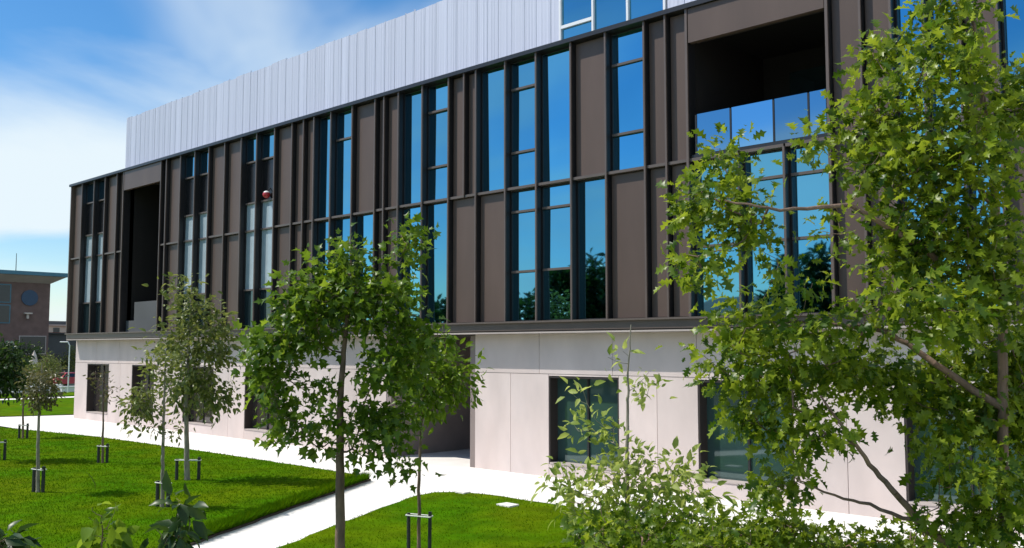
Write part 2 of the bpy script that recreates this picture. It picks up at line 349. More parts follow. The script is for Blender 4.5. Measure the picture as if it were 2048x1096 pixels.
for a, b_ in ((LRa+0.9, LRa+3.2), (LRa+3.3, LRb-0.6)):
    w = MB().box(a, b_, F+4.1, F+4.18, ZM+0.15, 12.0).build('loggia_glazing', 'glass_dark', B)

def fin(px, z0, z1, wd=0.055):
    x = fx(px); f = MB().box(x-wd/2+0.006, x+wd/2-0.006, F+0.045, F+0.40, z0, z1).build('fin', 'dark_frame_fin_shade', B)  # near-black body deepens the shade on the fin sides; only the front is bronze
    MB().box(x-wd/2, x+wd/2, F, F+0.05, z0, z1).build('fin_front', 'bronze_fin', f)
def panel(xa, xb, z0, z1):
    # folded cladding tray: flat face with returned edges
    g = 0.012; m = MB(); x0, x1 = xa+0.03+g, xb-0.03-g
    if x1-x0 < 0.05: return
    e = min(0.03, (x1-x0)*.2)
    m.box(x0, x1, Pn+0.03, Pn+0.2, z0+g, z1-g); m.box(x0+e, x1-e, Pn, Pn+0.03, z0+g+0.02, z1-g-0.02)
    m.build('cladding_panel', 'bronze', B)
def window(xa, xb, z0, z1, splits=(), mats=('glass',), frame='dark_frame_fin_shade'):
    x0, x1 = xa+0.03, xb-0.03; fr = min(0.045, (x1-x0)*0.09); m = MB()
    m.box(x0, x0+fr, Gn-0.06, Gn+0.1, z0, z1); m.box(x1-fr, x1, Gn-0.06, Gn+0.1, z0, z1)
    m.box(x0+fr, x1-fr, Gn-0.055, Gn+0.1, z0, z0+fr); m.box(x0+fr, x1-fr, Gn-0.055, Gn+0.1, z1-fr, z1)
    w = m.build('window', frame, B); zs = [z0+fr]+[s for s in splits]+[z1-fr]
    for i in range(len(zs)-1):
        a = zs[i]+(0.035 if i else 0); c = zs[i+1]-(0.035 if i < len(zs)-2 else 0)
        t = RNG.normal(0, 0.005, 2)               # panes never sit perfectly true
        pm = MB().box(x0+fr, x1-fr, Gn, Gn+0.03, a, c)
        for j, (vx, vy, vz) in enumerate(pm.v): pm.v[j] = (vx, vy+t[0]*(vx-x0)+t[1]*(vz-a), vz)
        pm.build('pane', mats[min(i, len(mats)-1)], w)
        if i < len(zs)-2:
            MB().box(x0+fr, x1-fr, Gn-0.09, Gn+0.05, zs[i+1]-0.035, zs[i+1]+0.035).build('transom', 'rail', w)
def rail(xa, xb, zz):
    MB().box(xa+0.029, xb-0.029, F+0.06, F+0.30, zz-0.04, zz+0.04).build('floor_rail', 'rail', B)
U1, L0 = ZR-0.14, ZL+0.01
U0, L1 = ZM+0.04, ZM-0.04
bays = [  # from column, to column, upper, lower (P panel, W window, with the heights of its transoms)
 (138, 159, 'P', 'P'), (159, 183, 'L', ''), (183, 205, 'L', ''), (205, 229, 'P', 'P'), (229, 242, 'P', 'P'),
 (317, 328, 'P', 'P'), (328, 356, 'P', 'P'), (356, 385, 'L', ''), (385, 413, 'L', ''), (413, 445, 'P', 'P'), (445, 478, 'P', 'P'),
 (478, 509, 'L', ''), (509, 545, 'L', ''), (545, 580, 'P', 'P'), (580, 603, 'P', 'P'), (603, 624, 'P', 'P'),
 (624, 658, 'W', 'W'), (658, 701, ('W', 11.95), ('W', 7.9)), (701, 747, 'P', 'W'), (747, 765, 'P', 'P'), (765, 794, 'P', 'P'),
 (794, 842, 'W', 'W'), (842, 895, ('W', 10.15, 12.1), 'W'), (895, 926, 'P', 'J'), (926, 950, 'P', ''), (950, 1009, 'W', 'P'),
 (1009, 1071, ('W', 10.1, 12.15), ('W', 6.3, 8.2)), (1071, 1141, 'W', ('W', 6.3, 8.2)), (1141, 1211, 'P', 'W'), (1211, 1289, ('W', 10.05, 12.1), 'P'),
 (1289, 1332, 'P', 'P'), (1332, 1375, 'P', 'P'),
 (1375, 1475, '', ('W', 6.6, 8.2)), (1475, 1566, '', ('W', 6.6, 8.2)), (1566, 1658, '', ('W', 6.6, 8.2)),
 (1658, 1725, 'P', 'P'), (1725, 1786, 'P', 'P'), (1786, 1852, 'W', ('W', 6.3, 8.2)), (1852, 1925, ('W', 10.1, 12.1), 'W'), (1925, 2000, 'P', 'W'),
 (2000, 2080, 'W', 'P'), (2080, 2165, 'P', ('W', 6.3, 8.2)), (2165, 2255, 'P', 'P'), (2255, 2350, 'W', 'W'), (2350, 2450, 'P', 'P'), (2450, 2555, ('W', 10.1, 12.1), 'P')]
for a, b_, up, lo in bays:
    xa, xb = fx(a), fx(b_)
    if up == 'P': panel(xa, xb, U0, U1)
    elif up == 'L': window(xa, xb, L0, U1, (6.4, 8.95, 10.15, 11.95), ('glass_dark', 'pale_pane', 'pale_pane', 'dark_pane', 'glass'))  # bands made by pane colour alone, pale to near-black
    elif up: window(xa, xb, U0, U1, up[1:] if len(up) > 1 else ())
    if lo == 'P': panel(xa, xb, L0, L1)
    elif lo == 'J': panel(xa, fx(950), L0, L1)
    elif lo: window(xa, xb, L0, L1, lo[1:] if len(lo) > 1 else ())
    if up != 'L': rail(xa, xb, ZM)
ends = sorted(set([b[0] for b in bays]+[b[1] for b in bays]))
for p in ends:
    if p in (1475, 1566): fin(p, L0, L1)
    elif p == 926: fin(p, U0, ZR-0.13)
    elif p == 138: MB().box(XL, XL+0.09, F, F+0.62, L0, ZR-0.13).build('fin', 'bronze_fin', B)
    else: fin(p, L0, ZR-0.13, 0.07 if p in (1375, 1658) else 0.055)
# glass balustrade of the wide loggia
bal = MB().box(LRa+0.06, LRb-0.06, F+0.10, F+0.16, ZM+0.05, ZM+0.13).build('balustrade', 'dark_frame_fin_shade', B)
xs = [xon(p, F+0.12, 9.5) for p in (1393, 1462, 1548, 1618, 1655)]
for i in range(4): MB().box(xs[i]+0.03, xs[i+1]-0.03, F+0.115, F+0.135, ZM+0.14, ZM+1.22).build('glass_panel', 'balustrade_glass', bal)
for x in xs[:-1]: MB().box(x-0.025, x+0.025, F+0.10, F+0.15, ZM+0.13, ZM+1.2).build('post', 'dark_frame_fin_shade', bal)

# ground floor in precast concrete
XC = XL-0.0
opens = [(-53.45, -50.7), (-47.95, -45.5), (-42.5, -39.7), (-37.0, -34.3), (-19.43, -16.75), (-14.1, -11.35), (-8.62, -5.9), (-3.2, -0.5)]
PA, PB = -27.3, -22.67                        # passage
ZW0, ZW1, ZJ = 0.40, 3.06, 3.12
bw = MB()
for a, b_ in ((XC+0.01, PA-0.02), (PB+0.02, XR)):
    os_ = [o for o in opens if a < o[0] < b_]
    bw.box(a, b_, D+0.16, D+0.5, ZW1, ZB); e = a
    for o in os_: bw.box(e, o[0], D+0.16, D+0.5, 0, ZW1); bw.box(o[0], o[1], D+0.16, D+0.5, 0, ZW0); e = o[1]
    bw.box(e, b_, D+0.16, D+0.5, 0, ZW1)
bw.build('base_wall', 'joint', B)
G = 0.008
def cpan(xa, xb, z0, z1): MB().box(xa+G, xb-G, D, D+0.17, z0+(G if z0 > 0.1 else 0), z1-G).build('concrete_panel', 'concrete', B)
def run(xa, xb, z0, z1, step):
    n = max(1, round((xb-xa)/step)); ed = np.linspace(xa, xb, n+1)
    for i in range(n): cpan(ed[i], ed[i+1], z0, z1)
for a, b_ in ((XC, PA), (PB, XR)):
    run(a, b_, ZJ, ZB, 2.74); e = a
    for o in [o for o in opens if a < o[0] < b_]:
        run(e, o[0], 0, ZJ, 1.7); cpan(o[0], o[1], 0, ZW0); cpan(o[0], o[1], ZW1, ZJ); e = o[1]
    run(e, b_, 0, ZJ, 1.75)
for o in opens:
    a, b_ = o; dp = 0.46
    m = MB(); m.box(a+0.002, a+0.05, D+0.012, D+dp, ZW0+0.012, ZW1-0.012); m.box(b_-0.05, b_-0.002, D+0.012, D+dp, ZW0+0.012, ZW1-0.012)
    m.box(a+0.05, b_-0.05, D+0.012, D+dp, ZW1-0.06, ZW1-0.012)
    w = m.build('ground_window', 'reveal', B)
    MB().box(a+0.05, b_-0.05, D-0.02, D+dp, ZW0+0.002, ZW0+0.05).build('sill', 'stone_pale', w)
    xm = a+0.05+(b_-a-0.1)*0.48
    for x0, x1 in ((a+0.05, xm-0.03), (xm+0.03, b_-0.05)):
        m = MB().box(x0, x1, D+dp-0.10, D+dp-0.08, ZW0+0.05, ZW1-0.06)
        m.build('pane', 'glass_brown' if a < -30 else 'glass_green', w)
    MB().box(xm-0.03, xm+0.03, D+dp-0.15, D+dp-0.05, ZW0+0.05, ZW1-0.06).build('mullion', 'dark_frame_fin_shade', w)
# passage
pd_ = 4.5
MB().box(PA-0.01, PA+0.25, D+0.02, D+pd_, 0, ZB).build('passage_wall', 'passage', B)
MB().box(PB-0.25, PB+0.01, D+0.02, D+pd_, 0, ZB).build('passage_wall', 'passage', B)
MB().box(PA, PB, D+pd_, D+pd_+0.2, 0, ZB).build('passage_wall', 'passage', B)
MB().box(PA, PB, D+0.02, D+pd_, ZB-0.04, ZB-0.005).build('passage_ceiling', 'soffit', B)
dr = MB().box(PB-2.2, PB-0.5, D+pd_-0.06, D+pd_-0.001, 0.02, 2.4).build('door', 'reveal', B)
MB().box(PB-2.1, PB-0.6, D+pd_-0.075, D+pd_-0.061, 0.15, 2.3).build('pane', 'glass_green', dr)
MB().box(XL, XL+0.24, D+0.18, F+16, 0, ZB).build('end_wall', 'concrete', B)

# silver rooftop screen: shallow folded panels with standing seams
S = F+0.62; SX0 = xon(252, S, 15.0); ST = 16.18; SW0, SW1 = xon(1122, S, 14.0), xon(1330, S, 14.0)
MB().box(SX0+0.05, XR, S+0.35, F+14, ZR-0.06, ST-0.4).build('rooftop_storey', 'silver', B)
def silver(xa, xb):
    n = 8; w = xb-xa; top = ST+random.uniform(-.03, .03); tw = random.uniform(-.025, .025)
    m = MB(); pts = []; jit = RNG.uniform(.2, 1.6, n+1)
    for i in range(n+1):
        t = i/n; pts.append((xa+0.012+t*(w-0.024), S-0.01*math.sin(math.pi*t)-(0.011 if i % 2 else 0)*jit[i]+tw*.5*(t-.5)))
    back = [(xb-0.012, S+0.10), (xa+0.012, S+0.10)]
    m.prism(pts+back, ZR-0.10, top)
    p = m.build('screen_panel', 'silver', B)
    MB().box(xb-0.008, xb+0.008, S-0.012, S+0.06, ZR-0.10, top+random.uniform(0.01, .07)).build('standing_seam', 'seam', p)
x = SX0
while x < SW0-0.3:
    w = random.choice((.5, .58, .62)) if SW0-x > .9 else SW0-x
    silver(x, x+w); x += w
x = SW1+0.05
while x < XR-0.3: silver(x, min(x+.58, XR)); x += .58
MB().box(SX0, SW0, S+0.11, S+0.16, ZR, ST-0.1).build('screen_frame', 'silver', B)
# window strip in the rooftop storey
m = MB(); ws = np.linspace(SW0, SW1, 4); fr = 0.07
for xx in ws: m.box(xx-fr/2, xx+fr/2, S-0.06, S+0.12, ZR-0.05, ST)
for i in range(3): m.box(ws[i]+fr/2, ws[i+1]-fr/2, S-0.055, S+0.12, ST-0.1, ST-0.02); 
m.box(ws[0]+fr/2, ws[1]-fr/2, S-0.055, S+0.12, ZR+0.62, ZR+0.72)
w = m.build('rooftop_window', 'white_frame', B)
for i in range(3):
    for z0, z1 in (((ZR, ZR+0.62), (ZR+0.72, ST-0.1)) if i == 0 else ((ZR, ST-0.1),)):
        MB().box(ws[i]+fr/2, ws[i+1]-fr/2, S+0.02, S+0.04, z0, z1).build('pane', 'glass', w)

# small round lamp on the dark glazed bay
p = at(533, 389, 1); r = ray(533, 389); t = (F+0.14)/r[1]; lp = np.array([0, 0, H])+r*t
L = empty('round_lamp', lp, label='small round red and white lamp fixed to a dark glazed bay between bronze fins', cat='lamp')
prof = [(0.16*math.sin(a), -0.16*math.cos(a)) for a in np.linspace(0.02, math.pi*0.66, 8)]
MB().lathe(lp, prof, 12).build('shade', 'red_paint', L, smooth=True)
prof = [(0.16*math.sin(a), -0.16*math.cos(a)) for a in np.linspace(math.pi*0.66, math.pi-0.02, 6)]
MB().lathe(lp, prof, 12).build('cap', 'white_paint', L, smooth=True)
MB().tube(lp+[0, 0.02, 0.10], [lp[0], Gn+0.01, lp[2]+0.30], 0.02, 0.02).build('bracket', 'dark_frame_fin_shade', L)

# ------------------------------------------------------------ trees
def leaf_template(kind):
    if kind == 'oak': half = [(0.02, 0), (0.035, .1), (0.26, .24), (0.10, .34), (0.40, .52), (0.13, .60), (0.30, .80), (0.09, .86), (0.012, 1.0)]
    elif kind == 'maple': half = [(0.02, 0), (0.36, .14), (0.22, .30), (0.50, .52), (0.20, .60), (0.10, .80), (0.01, 1.0)]
    else: half = [(0.02, 0), (0.24, .32), (0.20, .66), (0.012, 1.0)]
    V = []; Q = []
    for x, y in half:
        zc = -0.38*y*y; V += [(-x, y, zc+0.38*x), (0, y, zc), (x, y, zc+0.26*x)]
    for i in range(len(half)-1):
        a = 3*i; Q += [(a, a+1, a+4, a+3), (a+1, a+2, a+5, a+4)]
    V = np.array(V, float); V[:, 1] += 0.12
    return V, np.array(Q)
TPL = {k: leaf_template(k) for k in ('oak', 'maple', 'plain')}
def leaf_frames(dirs, up_bias, droop):
    n = len(dirs); d = dirs+RNG.normal(0, .55, (n, 3)); d[:, 2] -= droop; d /= np.linalg.norm(d, axis=1)[:, None]
    nr = RNG.normal(0, .55, (n, 3)); nr[:, 2] += up_bias; nr -= d*(nr*d).sum(1)[:, None]; nr /= np.linalg.norm(nr, axis=1)[:, None]
    x = np.cross(d, nr); return np.stack([x, d, nr], 2)
LEAFMESH = {}
def leaf_mesh(kind, m):
    if (kind, m) not in LEAFMESH:
        V, Q = TPL[kind]; LEAFMESH[kind, m] = npmesh(None, V, Q, m, rnd=np.zeros(len(V)))
        LEAFMESH[kind, m].name = 'leaf'
    return LEAFMESH[kind, m]
def tree(name, label, cat, trunk, blobs, ntwig, nleaf, size, kind, lm, bark='bark', spread=0.26, group=None, single=0, droop=.25, flare=1.0, r_tip=0.004, limbs=()):
    """trunk: [(x,y,z,r)...]; blobs: [(centre, radii, weight)]"""
    tr = np.array(trunk, float); base = tr[0, :3]
    T = empty(name, base, label=label, cat=cat, group=group)
    P = []; R = []; par = []
    for i in range(len(tr)-1):
        k = 7
        for j in range(k):
            t = j/k; P.append(tr[i, :3]*(1-t)+tr[i+1, :3]*t+RNG.normal(0, .004, 3)*(1 if i+j else 0)); R.append(tr[i, 3]*(1-t)+tr[i+1, 3]*t); par.append(len(P)-2)
    P.append(tr[-1, :3]); R.append(tr[-1, 3]); par.append(len(P)-2); par[0] = -1
    for lb in limbs:
        lb = np.array(lb, float); k = int(np.argmin(np.linalg.norm(np.array(P)-lb[0, :3], axis=1)))
        for i in range(len(lb)-1):
            for j in range(1, 6):
                t = j/5; P.append(lb[i, :3]*(1-t)+lb[i+1, :3]*t+RNG.normal(0, .006, 3)); R.append(lb[i, 3]*(1-t)+lb[i+1, 3]*t); par.append(k); k = len(P)-1
    ntr = len(P)
    zmin = base[2]+(tr[-1, 2]-base[2])*0.2
    wts = np.array([b[2]*np.prod(b[1])**(1/3)*max(b[1]) for b in blobs]); cnt = np.maximum(2, np.round(ntwig*wts/wts.sum())).astype(int); tg = []
    for (c, rr, w), k in zip(blobs, cnt):
        u = RNG.normal(0, 1, (k, 3)); u /= np.linalg.norm(u, axis=1)[:, None]; u *= RNG.uniform(.25, 1, (k, 1))**0.5; tg.append(np.array(c)+u*np.array(rr))
    tg = np.concatenate(tg); tp = np.array(P); dist = np.min(np.linalg.norm(tg[:, None]-tp[None], axis=2), 1); tg = tg[np.argsort(dist)]
    tips = []; kids_r = []
    for q in tg:
        A = np.array(P); d = np.linalg.norm(A-q, axis=1); rise = q[2]-A[:, 2]
        pen = d+np.where(rise < 0.25*d, (0.25*d-rise)*0.9, 0)+np.where((np.arange(len(A)) < ntr) & (A[:, 2] < zmin), 5, 0)
        k = int(np.argmin(pen)); p0 = A[k]; L_ = d[k]; ns = 2 if L_ < .5 else 4; last = k
        bend = RNG.normal(0, .05*L_, 3)+np.array([0, 0, -0.10*L_])
        for s in range(1, ns+1):
            t = s/ns; P.append(p0*(1-t)+q*t+bend*4*t*(1-t)*.8); R.append(0); par.append(last); last = len(P)-1
        tips.append(last)
    A = np.array(P); par = np.array(par); n = len(A); acc = np.zeros(n); rad = np.zeros(n)
    for i in range(n-1, ntr-1, -1):
        rad[i] = max(r_tip, acc[i]**(1/2.35)); acc[par[i]] += rad[i]**2.35
    rad[:ntr] = R[:ntr]
    rad[0] *= 1.35*flare
    m = MB()
    for i in range(1, n):
        p = par[i]; r0 = min(rad[p], rad[i]*1.5) if p < ntr <= i else rad[p]
        if i < ntr: m.tube(A[p], A[i]+(A[i]-A[p])*.04, min(rad[p], rad[i]*1.4), rad[i], 9, cap=False)
        else: m.tube(A[p], A[i], r0, rad[i], 5, cap=False)
    m.build('trunk', bark, T, origin=base, smooth=True)
    # leaves along the outer twigs
    tips = np.array(tips); per = max(1, int(nleaf/len(tips))); idx = np.repeat(tips, per)
    t = RNG.random(len(idx))**.6; seg = A[idx]-A[par[idx]]; pos = A[par[idx]]+seg*t[:, None]+RNG.normal(0, spread*.5, (len(idx), 3))*np.array([1, 1, .75])
    cen = A[tips].mean(0); out = pos-np.repeat(A[tips], per, 0)*1.0; out = out/(np.linalg.norm(out, axis=1)[:, None]+1e-6)+0.5*(pos-cen)/(np.linalg.norm(pos-cen, axis=1)[:, None]+1e-6)
    Rm = leaf_frames(out, 0.55, droop); sz = size*RNG.uniform(.4, 1.25, len(idx))
    base_r = np.repeat(RNG.random(len(tips)), per)*0.45+RNG.random(len(idx))*0.53
    if single:
        dep = (pos-np.array([0, 0, H]))@FW; sc = dep+RNG.random(len(dep))*0.6
        sx = CX+FPX*((pos-np.array([0, 0, H]))@RT)/np.maximum(dep, .1); sy = CY-FPX*((pos-np.array([0, 0, H]))@UP)/np.maximum(dep, .1)
        sc[(sx < 0) | (sx > 2048) | (sy < 0) | (sy > 1096)] = 1e6
        od = np.argsort(sc); pick = od[:single]; rest = od[single:]; me = leaf_mesh(kind, lm)
        for i in pick:
            o = bpy.data.objects.new('leaf', me); COL.objects.link(o); o.parent = T
            Mx = Matrix(((*Rm[i, 0]*sz[i], pos[i, 0]-base[0]), (*Rm[i, 1]*sz[i], pos[i, 1]-base[1]), (*Rm[i, 2]*sz[i], pos[i, 2]-base[2]), (0, 0, 0, 1)))
            o.matrix_local = Mx
    else: rest = np.arange(len(idx))
    V, Q = TPL[kind]; VV = np.einsum('nij,kj->nki', Rm[rest]*sz[rest, None, None], V)+pos[rest, None]
    QQ = Q[None]+(np.arange(len(rest))*len(V))[:, None, None]
    npmesh('crown', VV.reshape(-1, 3), QQ.reshape(-1, 4), lm, T, origin=tuple(pos.mean(0)), rnd=np.repeat(base_r[rest], len(V)), kind='stuff')
    return T
def pxblobs(lst, depth, dz=0.8):
    out = []
    for b in lst:
        cx, cy, rx, ry = b[:4]; w = b[4] if len(b) > 4 else 1; off = b[5] if len(b) > 5 else RNG.uniform(-.4, .4)*dz; d = depth+off; s = d/FPX
        # thickness along the view like the width
        r3 = np.abs(RT)*rx*s+np.abs(np.array([FW[0], FW[1], 0]))*rx*s*0.9; r3 = r3/1.3; r3[2] = ry*s
        out.append((at(cx, cy, d), r3, w))
    return out
def trunk_px(base, pts, r0, r1, depth):
    L_ = [(base[0], base[1], -0.03, r0)]; n = len(pts)
    for i, (x, y) in enumerate(pts): q = at(x, y, depth); L_.append((*q, r0+(r1-r0)*(i+1)/n))
    return L_
def dep(p): return float((np.array([p[0], p[1], 0])-np.array([0, 0, H]))@FW)

# the full green tree beside the path
d = 16.0; b0 = at(680, HOR+FPX*H/d, d)
tree('maple_tree', 'full green tree with brown trunk standing beside the diagonal path', 'tree',
     trunk_px(b0, [(680, 960), (680, 830), (686, 720), (696, 620), (702, 520)], 0.09, 0.016, d),
     pxblobs([(680, 590, 85, 60, 1.2), (770, 610, 60, 55, 1.0), (812, 490, 32, 42, 1.0), (800, 550, 30, 40, .6), (690, 510, 32, 32, .9), (640, 540, 34, 30, .7), (595, 600, 48, 46, 1.1), (555, 690, 55, 45, 1.2), (610, 665, 55, 35, .8), (545, 770, 42, 45, 1.1),
              (515, 720, 28, 28, .5), (575, 845, 45, 34, 1.0), (625, 890, 36, 22, .5), (830, 680, 60, 55, 1.2), (780, 740, 55, 45, .9), (720, 830, 50, 34, .7), (790, 850, 52, 44, .9), (810, 930, 30, 36, .5), (640, 770, 36, 22, .4), (735, 895, 36, 30, .6), (640, 830, 30, 26, .5)], d),
     330, 4900, 0.165, 'maple', 'leaf_main', spread=.30)
gN = ground(838, 1108); d = dep(gN)
tree('young_tree', 'slim young tree tied between stakes on the lawn beside the passage', 'tree',
     trunk_px(gN, [(838, 960), (842, 850), (850, 760), (855, 690)], 0.038, 0.010, d),
     pxblobs([(870, 770, 55, 50, 1.3), (905, 740, 40, 40, 1), (825, 740, 45, 45, 1), (860, 690, 35, 30, .7), (850, 810, 45, 25, .5), (925, 780, 22, 25, .4)], d), 110, 1700, .15, 'plain', 'leaf_main', spread=.3, group=None)
gA = ground(375, 966); dA = dep(gA)
tree('maple_tree', 'taller dense young tree with stakes on the lawn near the concrete wall', 'tree',
     trunk_px(gA, [(373, 880), (372, 780), (378, 690), (380, 600)], 0.085, 0.02, dA),
     pxblobs([(358, 590, 28, 32, .7), (395, 625, 38, 38), (430, 680, 38, 50, 1.1), (350, 680, 32, 45), (395, 720, 50, 45, 1.2), (410, 790, 42, 40), (448, 790, 24, 34, .6), (360, 770, 30, 40, .6), (385, 570, 20, 20, .4)], dA, 1.2), 160, 2600, .20, 'plain', 'leaf_dull', bark='bark_pale', spread=.45)
gB = ground(325, 1021); dB = dep(gB)
tree('young_tree', 'slender young tree with thin one-sided crown, tied to stakes on the lawn', 'tree',
     trunk_px(gB, [(325, 920), (328, 820), (330, 740), (332, 700)], 0.05, 0.01, dB),
     pxblobs([(285, 800, 28, 40, 1), (318, 725, 30, 32, .7), (345, 760, 20, 34, .4), (262, 845, 16, 14, .3), (345, 855, 16, 28, .25), (300, 850, 22, 18, .25)], dB), 90, 900, .14, 'plain', 'leaf_dull', bark='bark_pale', spread=.22)
gC = ground(205, 931); dC = dep(gC)
tree('young_tree', 'almost bare young tree in front of the first ground floor window', 'tree',
     trunk_px(gC, [(206, 860), (207, 800), (208, 740)], 0.045, 0.008, dC), pxblobs([(203, 770, 20, 40, 1), (225, 785, 18, 20, .5), (188, 760, 12, 24, .5)], dC), 60, 170, .12, 'plain', 'leaf_brown', spread=.2)
gD = ground(76, 991); dD = dep(gD)
tree('young_tree', 'young brownish tree with pale trunk and small round crown on the lawn', 'tree',
     trunk_px(gD, [(76, 900), (78, 830), (82, 760), (84, 725)], 0.055, 0.01, dD), pxblobs([(85, 790, 26, 32, 1.2), (70, 755, 20, 26, .7), (100, 750, 18, 24, .6)], dD), 90, 1000, .12, 'plain', 'leaf_brown', bark='bark_pale', spread=.2)
gE = ground(46, 881); dE = dep(gE)
tree('young_tree', 'small young tree with stakes near the pavement bend', 'tree',
     trunk_px(gE, [(46, 820), (47, 770), (47, 730)], 0.05, 0.012, dE), pxblobs([(45, 755, 20, 26, 1), (56, 735, 14, 18, .5)], dE), 60, 600, .15, 'plain', 'leaf_dull', spread=.3)
gF = ground(-4, 925); dF = dep(gF)
tree('maple_tree', 'dark green dense tree at the lawn edge before the brown building', 'tree',
     trunk_px(gF, [(-4, 850), (-3, 780), (-2, 700)], 0.08, 0.02, dF), pxblobs([(10, 730, 32, 40, 1.3), (25, 770, 26, 18, .7), (-25, 740, 35, 45, 1)], dF, 1), 110, 1900, .2, 'plain', 'leaf_deep', spread=.35)
# stakes and straps round the young trunks
def guard(p, label, hgt=0.78, w=0.42, ang=0.0, pr=0.05):
    T = empty('tree_stakes', (p[0], p[1], 0.05), label=label, cat='tree stakes', group='stakes round the young trees')
    dx, dy = math.cos(YAW-math.pi/2+ang+math.pi/2-.0), 0; ux = RT[:2]*math.cos(ang)+np.array([FW[0], FW[1]])*math.sin(ang)
    for s in (-1, 1):
        c = np.array([p[0], p[1]])+ux*s*w/2; MB().tube((c[0], c[1], 0.02), (c[0]+.01*s, c[1], hgt+0.02*s), pr, pr*.94, 8).build('stake', 'stake', T)
    a = np.array([p[0], p[1]])-ux*w/2*1.15; b_ = np.array([p[0], p[1]])+ux*w/2*1.15; n = np.array([-ux[1], ux[0]])*0.085
    m = MB()
    for s in (-1, 1): m.tube((*(a+n*s), hgt-.05), (*(b_+n*s), hgt-.07), .014, .014, 6)
    m.tube((*(a+n), hgt-.05), (*(a-n), hgt-.05), .014, .014, 6); m.tube((*(b_+n), hgt-.07), (*(b_-n), hgt-.07), .014, .014, 6)
    m.build('strap', 'strap', T)
guard(gN, 'two dark stakes and white strap holding the slim tree beside the passage', ang=-.25, pr=.036)
guard(gA, 'two dark stakes and strap round the taller dense tree on the lawn', .72, .62, .1)
guard(gB, 'two dark stakes and white strap holding the slender tree with one-sided crown', .72, .30, -.3)
guard(gC, 'two dark stakes and strap holding the almost bare tree', .7, .30, -.1)
guard(gD, 'two dark stakes and white strap holding the brownish tree with pale trunk', .75, .30, -.3)
guard(gE, 'two dark stakes and strap holding the small tree near the pavement bend', .7, .34, 0)
guard(gF, 'two dark stakes and strap holding the dark green tree at the lawn edge', .75, .4, .2)

# the big oak close by
d = 8.2; b0 = at(2004, HOR+FPX*H/d, d)
oak = [(1450, 320, 50, 30, .9), (1420, 410, 60, 50, 1.3), (1395, 510, 45, 50, 1.1), (1500, 430, 45, 60, .9), (1540, 510, 30, 40, .5), (1650, 290, 45, 28, .7), (1780, 120, 60, 40, .8), (1770, 240, 70, 42, 1), (1900, 150, 80, 70, 1.2), (1880, 30, 90, 30, .7),
       (1800, 330, 95, 45, 1.2), (1950, 310, 80, 80, 1.3), (1890, 440, 95, 60, 1.3), (1800, 530, 70, 50, 1), (1860, 610, 90, 50, 1), (1990, 500, 60, 80, 1.1), (1500, 650, 75, 36, 1), (1620, 655, 70, 34, .9), (1455, 720, 50, 50, 1), (1490, 820, 50, 50, 1),
       (1590, 750, 75, 50, 1.1), (1710, 740, 80, 50, 1.1), (1830, 760, 85, 45, 1.1), (1600, 850, 60, 55, 1), (1560, 950, 50, 45, .8), (1960, 690, 80, 70, 1.2), (1960, 820, 70, 50, .9), (1940, 940, 60, 50, .9), (2000, 1040, 55, 50, .8), (1690, 870, 35, 40, .5), (1730, 620, 50, 30, .6), (2040, 200, 60, 90, 1), (2050, 800, 60, 140, 1.2), (2010, 600, 50, 60, 1), (1900, 870, 60, 50, 1.1), (2010, 980, 50, 50, 1.3), (1930, 1030, 60, 40, .9), (1720, 200, 30, 22, .3), (1600, 560, 40, 30, .35), (1680, 450, 45, 30, .5)]
OAKL = [[(2003, 1150, 0, .04), (1850, 1058, -.1, .032), (1790, 985, -.2, .026), (1740, 930, -.2, .02), (1690, 860, -.3, .014), (1640, 790, -.3, .008)],
        [(1850, 1052, -.1, .02), (1740, 1010, .1, .015), (1650, 985, .2, .010), (1590, 955, .2, .006)],
        [(2003, 820, 0, .036), (1870, 726, .1, .028), (1781, 665, .2, .022), (1650, 645, .3, .014), (1520, 645, .3, .008)],
        [(2001, 640, 0, .034), (1850, 500, -.2, .026), (1700, 410, -.3, .02), (1560, 420, -.4, .013), (1450, 400, -.4, .007)],
        [(1990, 420, 0, .028), (1880, 260, .2, .018), (1780, 150, .2, .009)]]
tree('oak_tree', 'large green oak with lobed leaves hiding the right end of the office block', 'tree',
     [(*b0[:2], -0.06, 0.07)]+[(*at(x, y, d), r) for x, y, r in ((2010, 1090, .052), (2006, 850, .044), (2005, 600, .036), (1990, 380, .032), (1960, 150, .022), (1945, 20, .014))],
     pxblobs(oak, d, 1.6), 620, 11200, 0.125, 'oak', 'leaf_oak', spread=.21, single=290, r_tip=.0028,
     limbs=[[(*at(x, y, d+o), rr) for x, y, o, rr in L_] for L_ in OAKL])
# pale sapling in front of the ground floor windows
d = 11.0; b0 = at(1256, HOR+FPX*H/d, d)
tree('sapling', 'thin pale-leaved sapling in front of the ground floor windows', 'tree',
     [(*b0[:2], -0.06, 0.045)]+[(*at(x, y, d), r) for x, y, r in ((1256, 1080, .032), (1254, 900, .022), (1256, 760, .013), (1262, 650, .006))],
     pxblobs([(1180, 840, 45, 40, .9), (1160, 790, 20, 25, .3), (1280, 760, 45, 70, .28), (1235, 720, 30, 60, .2), (1160, 950, 75, 36, 1), (1240, 930, 60, 50, 1), (1330, 930, 70, 40, .9), (1400, 990, 60, 45, .9), (1300, 1010, 90, 45, 1.1), (1190, 1010, 70, 40, .8), (1270, 1080, 110, 40, 1.1), (1430, 1070, 80, 40, .9)], d, .8),
     210, 1900, 0.125, 'plain', 'leaf_pale', bark='bark_pale', spread=.17, single=150, r_tip=.003)
